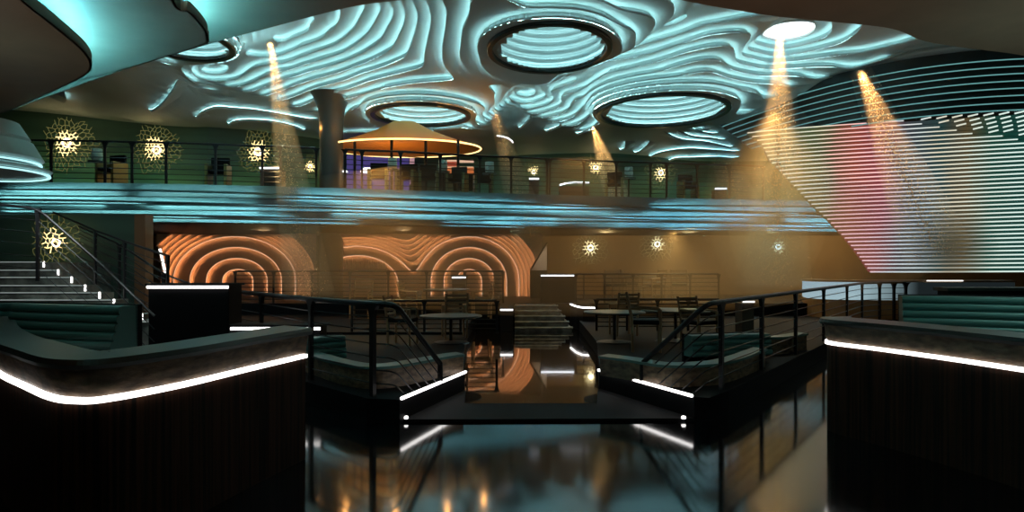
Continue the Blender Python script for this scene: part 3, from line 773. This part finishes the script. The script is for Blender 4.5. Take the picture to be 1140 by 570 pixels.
flat_box('video_panel', 'dark violet lit wall panel under the orange canopy', 'screen', 386, 455, 168, 212, 28.5, emit('violet_panel', (.06,.045,.17), 1))
flat_box('light_column', 'narrow pink lit column under the orange canopy', 'light column', 456, 461, 172, 205, 28.3, emit('pink_panel', (.55,.30,.33), .8))
t = thing('lit_shelf', 'red and orange lit shelf under the right side of the canopy', 'shelf', W(508,212,28.4))
for a, b, c, e, m in ((490,527,178,180,emit('shelf_edge', (.75,.45,.3), 1)),(492,508,180,185,emit('shelf_red', (.35,.06,.03), 1)),(492,527,185.5,186.5,emit('shelf_line', (.95,.55,.3), 1)),(492,508,186.5,192,emit('shelf_orange', (.65,.17,.05), 1)),(510,527,186.5,193,emit('shelf_orange_b', (.60,.15,.04), 1)),(488,530,193,212,M['black'])):
    p, q = W(a,e,28.4), W(b,c,28.4); MB().box((p.x,28.4,p.z),(q.x,28.7,q.z)).build('panel', m, t)
for i, (px, py, r) in enumerate(((410,190,.27),(384,190,.1))):
    p = W(px,py,23); o = MB().lathe([(r,0),(r*.92,r*.25),(r*.6,r*.5),(.01,r*.6)], p-Vector((0,0,.05)), 24).build('globe_lamp', M['led_soft'], smooth=True)
    tag(o, ('low white dome lamp on the gallery bar under the canopy','tiny white lamp beside the column under the canopy')[i], 'lamp')
for i, (px0, px1, py) in enumerate(((570-.0+189,203+570,210.5),)):
    pass
# gallery light lines
def counter(label, P, zb, r=.03, th=.35):
    P = [Vector(p) for p in P]; t = thing('counter', label, 'counter', (P[0].x,P[0].y,zb))
    MB().sweep([(p.x,p.y+.03,0) for p in P], [(0,zb),(-th,zb),(-th,min(p.z for p in P)-.03),(0,min(p.z for p in P)-.03)]).build('body', mat('dark_counter', (.05,.03,.015), .5), t)
    MB().tube(P, r, 6).build('light_strip', M['led_soft'], t)
counter('low brown gallery counter with a curved white light line by the slim golden beam', [tuple(W(a,b,21.8)) for a, b in ((623,206),(632,203.5),(640,203),(656,203.5))], 3.8)
counter('short gallery counter with a white light line under the small lamp beside the canopy', [tuple(W(a,199,22)) for a in (589,600)], 3.8)
counter('short gallery counter with a white light line inside the broad golden haze', [tuple(W(a,210,22.3)) for a in (796,809)], 3.8)
counter('short gallery counter with a pinkish light line below the third gallery lamp', [tuple(W(a,187,20)) for a in (289,313)], 3.8)
counter('low counter with a glinting light line behind the long railing', [tuple(W(a,336,11)) for a in (827,840)], .25, .014)  # added block; its emissive strip stands in for a glint
light_line('white curved light line on the slope right of the canopy', [tuple(W(a,b,23)) for a, b in ((553,151),(560,152),(566,154),(570,157),(571,159))], .025, 'led_soft')
light_line('white light line on the frame left of the copper arches', [tuple(W(a,b,22)) for a, b in ((178,277),(181,290),(184,304))], .04, 'led_soft')

# ------------------------------------------------------------------ tables and chairs
def bar_table(label, p, h, r, group=None):
    t = thing('round_table', label, 'table', p, group, local=True)
    MB().lathe([(.01,h-.03),(r,h-.03),(r+.01,h-.015),(r,h),(.01,h)], (0,0,0), 28).build('tabletop', M['pale'], t)
    MB().lathe([(.03,.02),(.03,h-.03)], (0,0,0), 12).build('pedestal', M['metal'], t)
    MB().lathe([(.01,0),(r*.6,0),(r*.55,.02),(.03,.05)], (0,0,0), 24).build('base', M['metal'], t)
    return t
def make_chair(label, p, rz, group=None, wood='chairwood', s=1):
    t = thing('lounge_chair', label, 'chair', p, group, local=True)
    MB().box((-.22,-.22,.40),(.22,.22,.47)).build('seat', M['black'], t, bevel=.02)
    m = MB(); 
    for j in range(5): m.box((-.22,.20+.015*j,.52+.07*j),(.22,.23+.015*j,.56+.07*j))
    m.build('backrest', M[wood], t)
    for sx in (-1,1):
        MB().tube([(sx*.21,-.20,0),(sx*.21,-.20,.62)], .022, 6).build('leg', M[wood], t)
        MB().tube([(sx*.21,.19,0),(sx*.21,.20,.45),(sx*.21,.28,.86)], .022, 6).build('leg', M[wood], t)
    MB().tube([(-.21,-.2,.62),(-.21,.22,.64)], .018, 6).build('armrest', M[wood], t); MB().tube([(.21,-.2,.62),(.21,.22,.64)], .018, 6).build('armrest', M[wood], t)
    t.rotation_euler = (0,0,rz); t.scale = (s,s,s); return t
def at(px, d, z): p = W(px,0,d); p.z = z; return p
proto = make_chair('dark brown slatted chair left of the near round table, beyond the left platform', at(448,11.7,.25), 1.4)
bar_table('round table on the left platform, beyond the sloping rail', at(502,11.9,.25), .50, .55)
def chair(label, px, d, z, rz, s=1): return copy_tree(proto, loc=at(px,d,z), rz=rz, scale=s, label=label)
chair('dark brown slatted chair behind the near round table, beyond the left platform', 506, 12.95, .25, -2.9)
bar_table('pale round table on the right platform, beyond the sloping rail', at(684,12.0,.25), .56, .55)
bar_table('pale round table on the right platform, farther along from the sloping rail', at(752,12.2,.25), .58, .62)
chair('brown slatted chair between the two pale round tables', 719, 10.8, .25, 1.4, 1.1)
chair('brown slatted chair at the near pale round table, by its aisle side', 694, 13.3, .25, -2.9)
chair('brown slatted chair in front of the farther pale round table', 778, 11.2, .25, .5)
for i, (px, lab) in enumerate(((402,'chair behind the left railing on the middle terrace, nearest to the column'),(458,'chair at the middle terrace table, under the middle arch'),(536,'chair at the middle terrace table, under the right arch'))):
    chair('brown slatted '+lab, px, 17.2, .3, (0,1.4,-1.4)[i], 1.1)
bar_table('round table on the middle terrace below the right arch', at(497,17.2,.3), .75, .6)
for i, (px, lab) in enumerate(((686,'nearest to the centre stair'),(702,'second from the centre stair'),(728,'third from the centre stair'),(757,'farthest from the centre stair'))):
    chair('brown slatted chair on the upper terrace under the wall lamps, '+lab, px, (20.2,21.6,19.0,20.6)[i], .6, (.3,1.5,-1.2,2.8)[i], 1.1)
bar_table('round table on the upper terrace under the wall lamps', at(716,20.2,.6), .75, .6)
bar_table('round table on the upper terrace, near the black counter with a light line', at(650,20.6,.6), .8, .35)
# gallery stools
def stool(label, p, rz):
    t = thing('gallery_chair', label, 'chair', p, 'chairs on the gallery', local=True)
    MB().box((-.25,-.25,.42),(.25,.25,.5)).build('seat', M['black'], t, bevel=.02)
    MB().box((-.25,.2,.5),(.25,.27,.9)).build('backrest', M['black'], t, bevel=.02)
    for sx in (-1,1):
        MB().box((sx*.25-.04,-.25,0),(sx*.25+.04,.27,.66)).build('side_panel', M['brass'], t)
    t.rotation_euler = (0,0,rz); return t
sp = None
for i, (px, lab) in enumerate(((421,'left of the first lit table under the canopy'),(453,'right of the first lit table under the canopy'),(477,'left of the second table under the canopy'),(509,'right of the second table under the canopy'),(538,'brass chair at the right edge of the canopy'),(684,'right of the slim golden beam'),(766,'nearest to the broad golden haze'),(124,'below the gap between the first two gallery lamps'),(243,'left of the third gallery lamp'))):
    p = on_gallery(px, 1.2); p.z = 3.8; lab = 'small brass-sided chair on the gallery, '+lab
    if sp is None: sp = stool(lab, p, .1)
    else: copy_tree(sp, loc=p, rz=(.15,-.2)[i%2], label=lab)
for i, (px, lab) in enumerate(((437,'under the canopy, first from the column'),(493,'under the canopy, second from the column'),(545,'at the right edge of the canopy'),(700,'right of the slim golden beam'),(108,'between the first two gallery lamps'))):
    p = on_gallery(px, 1.3); p.z = 3.8; bar_table('small round gallery table '+lab, p, .72, .22)
    q = p+Vector((0,0,.72)); o = MB().lathe([(.01,0),(.12,0),(.14,.1),(.13,.34),(.01,.36)], q, 14).build('table_lantern', mat('lantern_glass', (.5,.6,.5), .3), smooth=True); tag(o, 'pale cylinder lantern on the gallery table '+lab, 'lantern')

# ------------------------------------------------------------------ curved louvre wall with the video strips
def video_mat():
    m, nt, out = new_mat('video_strips')
    tc = nt.nodes.new('ShaderNodeTexCoord'); sx = nt.nodes.new('ShaderNodeSeparateXYZ'); nt.links.new(tc.outputs['Object'], sx.inputs[0])
    mr = nt.nodes.new('ShaderNodeMapRange'); mr.inputs[1].default_value = 7.5; mr.inputs[2].default_value = 14.2
    n = nt.nodes.new('ShaderNodeTexNoise'); n.inputs['Scale'].default_value = .5; nt.links.new(tc.outputs['Object'], n.inputs['Vector'])
    ad = nt.nodes.new('ShaderNodeMath'); ad.operation = 'MULTIPLY_ADD'; ad.inputs[1].default_value = 1.6; nt.links.new(n.outputs[0], ad.inputs[0]); nt.links.new(sx.outputs[0], ad.inputs[2])
    sb = nt.nodes.new('ShaderNodeMath'); sb.operation = 'SUBTRACT'; sb.inputs[1].default_value = .8; nt.links.new(ad.outputs[0], sb.inputs[0])
    nt.links.new(sb.outputs[0], mr.inputs[0])
    r = nt.nodes.new('ShaderNodeValToRGB'); el = r.color_ramp.elements
    cols = [(0,(.80,.72,.50)),(.16,(.75,.75,.52)),(.30,(.70,.68,.50)),(.37,(.85,.48,.42)),(.52,(.88,.50,.50)),(.60,(.60,.62,.62)),(.70,(.55,.62,.60)),(.78,(.62,.56,.42)),(.88,(.58,.66,.58)),(1,(.60,.74,.68))]
    el[0].position, el[0].color = cols[0][0], (*cols[0][1],1); el[1].position, el[1].color = cols[-1][0], (*cols[-1][1],1)
    for p, c in cols[1:-1]: e = el.new(p); e.color = (*c,1)
    nt.links.new(mr.outputs[0], r.inputs[0])
    # a dark passage of the picture low in the middle
    e = nt.nodes.new('ShaderNodeEmission'); nt.links.new(r.outputs[0], e.inputs[0])
    vd = nt.nodes.new('ShaderNodeVectorMath'); vd.operation = 'DISTANCE'; vd.inputs[1].default_value = (12.6,18.9,2.2); nt.links.new(tc.outputs['Object'], vd.inputs[0])
    m2 = nt.nodes.new('ShaderNodeMapRange'); m2.inputs[1].default_value = .5; m2.inputs[2].default_value = 1.25; m2.inputs[3].default_value = .12; m2.inputs[4].default_value = 1.25
    nt.links.new(vd.outputs[1], m2.inputs[0]); nt.links.new(m2.outputs[0], e.inputs[1])
    nt.links.new(e.outputs[0], out.inputs[0]); return m
def glow_mat():
    m, nt, out = new_mat('video_backing')
    tc = nt.nodes.new('ShaderNodeTexCoord'); sx = nt.nodes.new('ShaderNodeSeparateXYZ'); nt.links.new(tc.outputs['Object'], sx.inputs[0])
    mr = nt.nodes.new('ShaderNodeMapRange'); mr.inputs[1].default_value = 7.5; mr.inputs[2].default_value = 14.5; nt.links.new(sx.outputs[0], mr.inputs[0])
    r = nt.nodes.new('ShaderNodeValToRGB'); el = r.color_ramp.elements
    cols = [(0,(.05,.05,.02)),(.25,(.07,.10,.03)),(.34,(.10,.07,.03)),(.42,(.30,.06,.035)),(.52,(.26,.04,.05)),(.60,(.05,.05,.06)),(.72,(.02,.055,.055)),(.80,(.10,.07,.03)),(.88,(.01,.06,.04)),(1,(.005,.05,.04))]
    el[0].position, el[0].color = cols[0][0], (*cols[0][1],1); el[1].position, el[1].color = cols[-1][0], (*cols[-1][1],1)
    for p, c in cols[1:-1]: e = el.new(p); e.color = (*c,1)
    nt.links.new(mr.outputs[0], r.inputs[0]); b = nt.nodes.new('ShaderNodeBsdfPrincipled'); b.inputs['Base Color'].default_value = (.02,.03,.03,1)
    nt.links.new(r.outputs[0], b.inputs['Emission Color']); b.inputs['Emission Strength'].default_value = .8
    nt.links.new(b.outputs[0], out.inputs[0]); return m
M['video'] = video_mat(); M['video_back'] = glow_mat(); M['louvre_led'] = emit('thin_teal_led', (.22,.58,.58), .55)
XR = 1215
def curve_pts(xl, yl, yr, z, dl, dr, pw, n=22):
    out = []
    for i in range(n+1):
        f = (i/n)**1.6; px = xl+(XR-xl)*f; y = yr+(yl-yr)*(1-f)**pw
        if dl is None: d = F*(z-EYE)/(HY-y)
        else: d = dl+(dr-dl)*f
        out.append(Vector(((px-CX)*d/F, d, z)))
    return out
t = thing('louvre_canopy', 'dark flared louvre wall with thin teal light lines above the video strips', 'louvre wall', (12,18,5.4), local=False)
bandsA = []
for i in range(8):
    f = i/7; yr = 64+57*f; yl = 137+28*f; xl = 799+38*f; z = EYE+(HY-yr)*18/F
    c = curve_pts(xl, yl, yr, z, None, None, 2.3+.9*f*0); bandsA.append(c)
    MB().tube(c, .017, 5).build('light_strip', M['louvre_led'], t)
top = [p+Vector((0,.12,.35)) for p in bandsA[0]]
rows = [top]+[[p+Vector((0,.10,.0)) for p in b] for b in bandsA]
m = MB()
for a, b in zip(rows[:-1], rows[1:]):
    for i in range(len(a)-1): m.quad(a[i], a[i+1], b[i+1], b[i])
for b in rows[1:]:
    for i in range(len(b)-1): m.quad(b[i], b[i+1], b[i+1]+Vector((0,-.09,-.02)), b[i]+Vector((0,-.09,-.02)))
m.build('louvre_shell', M['louvre'], t)
t = thing('video_wall', 'large curved screen of glowing pink and white horizontal strips', 'screen', (12,19,1.6))
bandsB = []; NB = 38
edge = [(148,832),(160,848),(180,858),(200,878),(215,892),(230,906),(245,922),(262,938),(280,953),(303,969)]
def xl_at(y):
    for (a, xa), (b, xb) in zip(edge[:-1], edge[1:]):
        if y <= b: return xa+(xb-xa)*(y-a)/(b-a)
    return edge[-1][1]
for i in range(NB):
    f = i/(NB-1); yl = 148+154.6*f; yr = 121+(301.5-121)*f; z = EYE+(HY-yr)*18/F
    dl = 21.5-1.0*f; zc = EYE+(HY-yl)*dl/F
    n = 22; c = []
    xl = xl_at(yl)
    for j in range(n+1):
        g = j/n; px = xl+(XR-xl)*g; d = dl+(18-dl)*g**.8
        # the strips rise towards the near end
        s = g**1.5; c.append(Vector(((px-CX)*d/F, d, zc*(1-s)+z*s)))
    bandsB.append(c)
    if i < 7:   # the first rows break into dashes
        cut = int(n*(.50+.055*i)); MB().tube(c[:cut], .018, 5).build('light_strip', M['video'], t)
        k = MB()
        for j in range(cut, n-1):
            for h0 in (0.0,):
                a = c[j].lerp(c[j+1], .1); b = c[j].lerp(c[j+1], .75); k.tube([a,b+Vector((0,0,.05))], .022, 5)
        k.build('dashed_strip', M['video'], t)
    else: MB().tube(c, .021, 5).build('light_strip', M['video'], t)
m = MB(); rows = [[p+Vector((.0,.12,0)) for p in b] for b in bandsB]
for a, b in zip(rows[:-1], rows[1:]):
    for i in range(len(a)-1): m.quad(a[i], a[i+1], b[i+1], b[i])
m.build('backing', M['video_back'], t)
m = MB()
for b in rows:
    for i in range(len(b)-1): m.quad(b[i], b[i+1], b[i+1]+Vector((0,-.10,-.03)), b[i]+Vector((0,-.10,-.03)))
m.build('louvre_shell', M['louvre'], t)
# curved lit counter below the screen
t = thing('curved_bar', 'curved bar with a bluish-white glowing front below the video strips', 'bar counter', at(960,15,.6))
P = smooth_path([W(893,0,20.2),W(900,0,18.6),W(930,0,17.7),W(980,0,17.4),W(1050,0,17.3),W(1130,0,17.3)], 7)
def front_mat():
    m, nt, out = new_mat('frosted_front'); tc = nt.nodes.new('ShaderNodeTexCoord'); sx = nt.nodes.new('ShaderNodeSeparateXYZ'); nt.links.new(tc.outputs['Object'], sx.inputs[0])
    r = nt.nodes.new('ShaderNodeMapRange'); r.inputs[1].default_value = 9.0; r.inputs[2].default_value = 10.6; r.inputs[3].default_value = .6; r.inputs[4].default_value = .02; nt.links.new(sx.outputs[0], r.inputs[0])
    e = nt.nodes.new('ShaderNodeEmission'); e.inputs[0].default_value = (.55,.78,.85,1); nt.links.new(r.outputs[0], e.inputs[1]); nt.links.new(e.outputs[0], out.inputs[0]); return m
MB().sweep([(p.x,p.y,0) for p in P], [(0,.75),(-.05,.75),(-.05,1.22),(0,1.22)]).build('glowing_front', front_mat(), t)
MB().sweep([(p.x,p.y,0) for p in P], [(.06,1.22),(-.5,1.22),(-.5,1.27),(.06,1.27)]).build('bar_top', M['chairwood'], t)
MB().sweep([(p.x,p.y,0) for p in P], [(.03,.25),(-.3,.25),(-.3,.75),(.03,.75)]).build('plinth', mat('warm_plinth', (.30,.17,.07), .35), t)
light_line('glinting light line on the curved bar top', [W(1032,312.5,17.2),W(1050,312.5,17.2),W(1072,312.5,17.2)], .014, 'led_soft')

# ------------------------------------------------------------------ golden beams of dusty light
def beam(label, a, b, r0, r1, dens, power, n=900, seed=1):
    a, b = Vector(a), Vector(b); ax = (b-a); L = ax.length; ax.normalize()
    t = thing('light_beam', label, 'light beam', a)
    u = ax.orthogonal().normalized(); v = ax.cross(u)
    m = MB(); seg = 28; rings = 8
    for i in range(rings+1):
        f = i/rings; r = r0+(r1-r0)*f
        for j in range(seg): q = 2*PI*j/seg; m.v.append(tuple(a+ax*L*f+(u*math.cos(q)+v*math.sin(q))*r))
    for i in range(rings):
        for j in range(seg): p = i*seg+j; q = i*seg+(j+1)%seg; m.f.append((p,q,q+seg,p+seg))
    m.f.append(tuple(range(seg))[::-1]); m.f.append(tuple(rings*seg+j for j in range(seg)))
    mm, nt, out = new_mat('golden_haze'); s = nt.nodes.new('ShaderNodeVolumeScatter'); s.inputs['Color'].default_value = (1,.66,.36,1); s.inputs['Anisotropy'].default_value = .0
    s.inputs['Density'].default_value = dens*3; nt.links.new(s.outputs[0], out.inputs['Volume'])
    o = m.build('haze', mm, t); o['kind'] = 'stuff'
    rnd = random.Random(seed); k = MB()
    for i in range(n):
        f = rnd.random()**.8; r = (r0+(r1-r0)*f)*min(abs(rnd.gauss(0,.42)),1); q = rnd.uniform(0,2*PI)
        p = a+ax*L*f+(u*math.cos(q)+v*math.sin(q))*r; s_ = rnd.uniform(.008,.016)
        vv = [p+Vector(d)*s_ for d in ((1,0,0),(-.5,.87,0),(-.5,-.87,0),(0,0,1.2),(0,0,-1.2))]; n0 = len(k.v); k.v += vv
        k.f += [(n0,n0+1,n0+3),(n0+1,n0+2,n0+3),(n0+2,n0,n0+3),(n0+1,n0,n0+4),(n0+2,n0+1,n0+4),(n0,n0+2,n0+4)]
    o = k.build('gold_dust', M['dust'], t); o['kind'] = 'stuff'
    power *= 4; ls = light('SPOT', 'beam_lamp', a-ax*(r0/max(math.tan(math.atan((r1-r0)/L)),.01))*.98 if False else a-ax*.3, power, (1,.62,.28), .05, spot=2*math.atan(r1/L)*1.25, blend=.4); aim(ls, b)
    return t
M['dust'] = mat('gold_dust', (1,.72,.38), .6)
beam('golden dusty beam falling past the third gallery lamp', W(301,48,19), W(345,330,16.6), .16, .62, .14, 2500, 1100, 1)
beam('golden beam falling just right of the orange canopy', W(549,120,23), W(592,265,19.2), .16, .60, .14, 3800, 900, 2)
beam('slim golden beam ending at the gallery lamp', W(660,142,25), W(690,228,21.8), .18, .45, .13, 1900, 600, 3)
beam('golden beam under the widest ceiling opening', W(788,136,25), W(850,290,19.2), .18, .80, .10, 2200, 800, 4)
beam('broad golden beam falling from the bright oval lamp', W(868,38,17.6), W(864,318,16.8), .30, .85, .09, 1500, 1600, 5)
beam('golden beam slanting across the louvre wall and video strips', W(958,80,16.8), W(1045,285,15), .26, .72, .09, 900, 1200, 6)

# ------------------------------------------------------------------ lamps of the room, and added fills
def area(name, loc, tgt, power, c, size): o = light('AREA', name, loc, power, c, size); aim(o, tgt); return o
for xa, xb in ((-3.5,-5.2),(-2,-2.2),(0,.6),(2.5,3.4),(4.5,6.6)):
    o = light('SPOT', 'soffit_fill', (xa,-.7,.25), 420, (1,.56,.32), .2, spot=.95, blend=1); aim(o, (xb,3.3,3.9))  # unseen warm spots, added behind the viewer to brighten the brown soffit
# upper walls: green and yellow wall washers
def washer(x, y, e, c):
    o = light('SPOT', 'wall_washer', (x,y-1.5,3.95), e, c, .2, spot=1.75, blend=1); aim(o, (x,y,4.6))
for x in (-18,-15.5,-13,-10.5,-8.2):
    y = 26.2+(.19*(x+12) if x < -12 else .603*(x+12)); washer(x, y, 75, (.50,.85,.24)); washer(x-1.2, y, 30, (.1,.8,.6))
for x in (-2.5,.5,3.5,6.5,9.5,12.5): washer(x, 31.2, 90, (.6,.8,.25)); washer(x+1.4, 31.2, 60, (.1,.8,.6))
o = light('SPOT', 'panel_fill', (1.0,20.3,2.7), 60, (1,.7,.45), .1, spot=.7, blend=1); aim(o, (1.0,21.8,1.9))  # added fill so the slanted panel reads pale
# lower walls, under the gallery
for x in (3.2,6.0,8.8,11.6): light('POINT', 'lower_wall_fill', (x,22.6,2.6), 55, (1,.58,.20), .2)  # unseen warm fills, added to give the lower wall a golden tone
for x in (-8,-3.5): light('POINT', 'lower_wall_fill', (x,21.4,2.6), 18, (1,.55,.22), .2)
for x in (-3,1,4.5,8): light('SPOT', 'terrace_lamp', (x,15.5,2.75+3), 60, (1,.6,.25), .15, rot=(0,0,0), spot=1.6, blend=.9)
area('stair_fill', (-6.5,9.2,2.9), (-6.6,11.5,1.2), 40, (.9,1,.95), .8)  # added fill that lifts the dark steps, no fixture there
for p, e in (((-4.2,5.2,2.6),6),((5.0,6.0,2.4),26)): light('POINT', 'booth_fill', p, e, (.55,.95,.85), .15)  # unseen teal fills, added to brighten the rolled bench backs

# ------------------------------------------------------------------ warm dust hanging over the terraces
def haze(label, c, r, dens, sx=1, sy=1, sz=1):
    mm, nt, out = new_mat('warm_haze'); s = nt.nodes.new('ShaderNodeVolumeScatter'); s.inputs['Color'].default_value = (1,.72,.42,1)
    s.inputs['Density'].default_value = dens; nt.links.new(s.outputs[0], out.inputs['Volume'])
    m = MB(); n = 12; prof = [(max(.001, math.sin(PI*i/n))*r, -math.cos(PI*i/n)*r) for i in range(n+1)]
    m.lathe([(a, b*sz) for a, b in prof], c, 28, sx, sy)
    return tag(m.build('haze', mm), label, 'haze', kind='stuff')
haze('wide low golden haze over the terraces and the copper arches', (1.5,16.6,2.3), 1, .055, 9.5, 5.2, 1.9)
haze('dense golden haze in front of the bronze wall below the gallery', (4.9,18.2,1.9), 1, .11, 2.9, 1.6, 1.35)
haze('tall golden haze rising across the gallery beside the video strips', (7.2,18.8,3.6), 1, .13, 1.7, 1.5, 2.9)
for p, e in (((4.4,18.2,2.72),170),((7.3,18.6,6.0),700),((1.6,15.5,4.8),260),((-3.0,14.8,4.4),520),((-6.5,18,4.6),160),((5.5,14,4.6),420)):
    o = light('SPOT', 'haze_fill', p, e, (1,.64,.24), .15, spot=1.7, blend=.8); aim(o, (p[0],p[1],0))  # unseen amber spots, added only to make the haze show
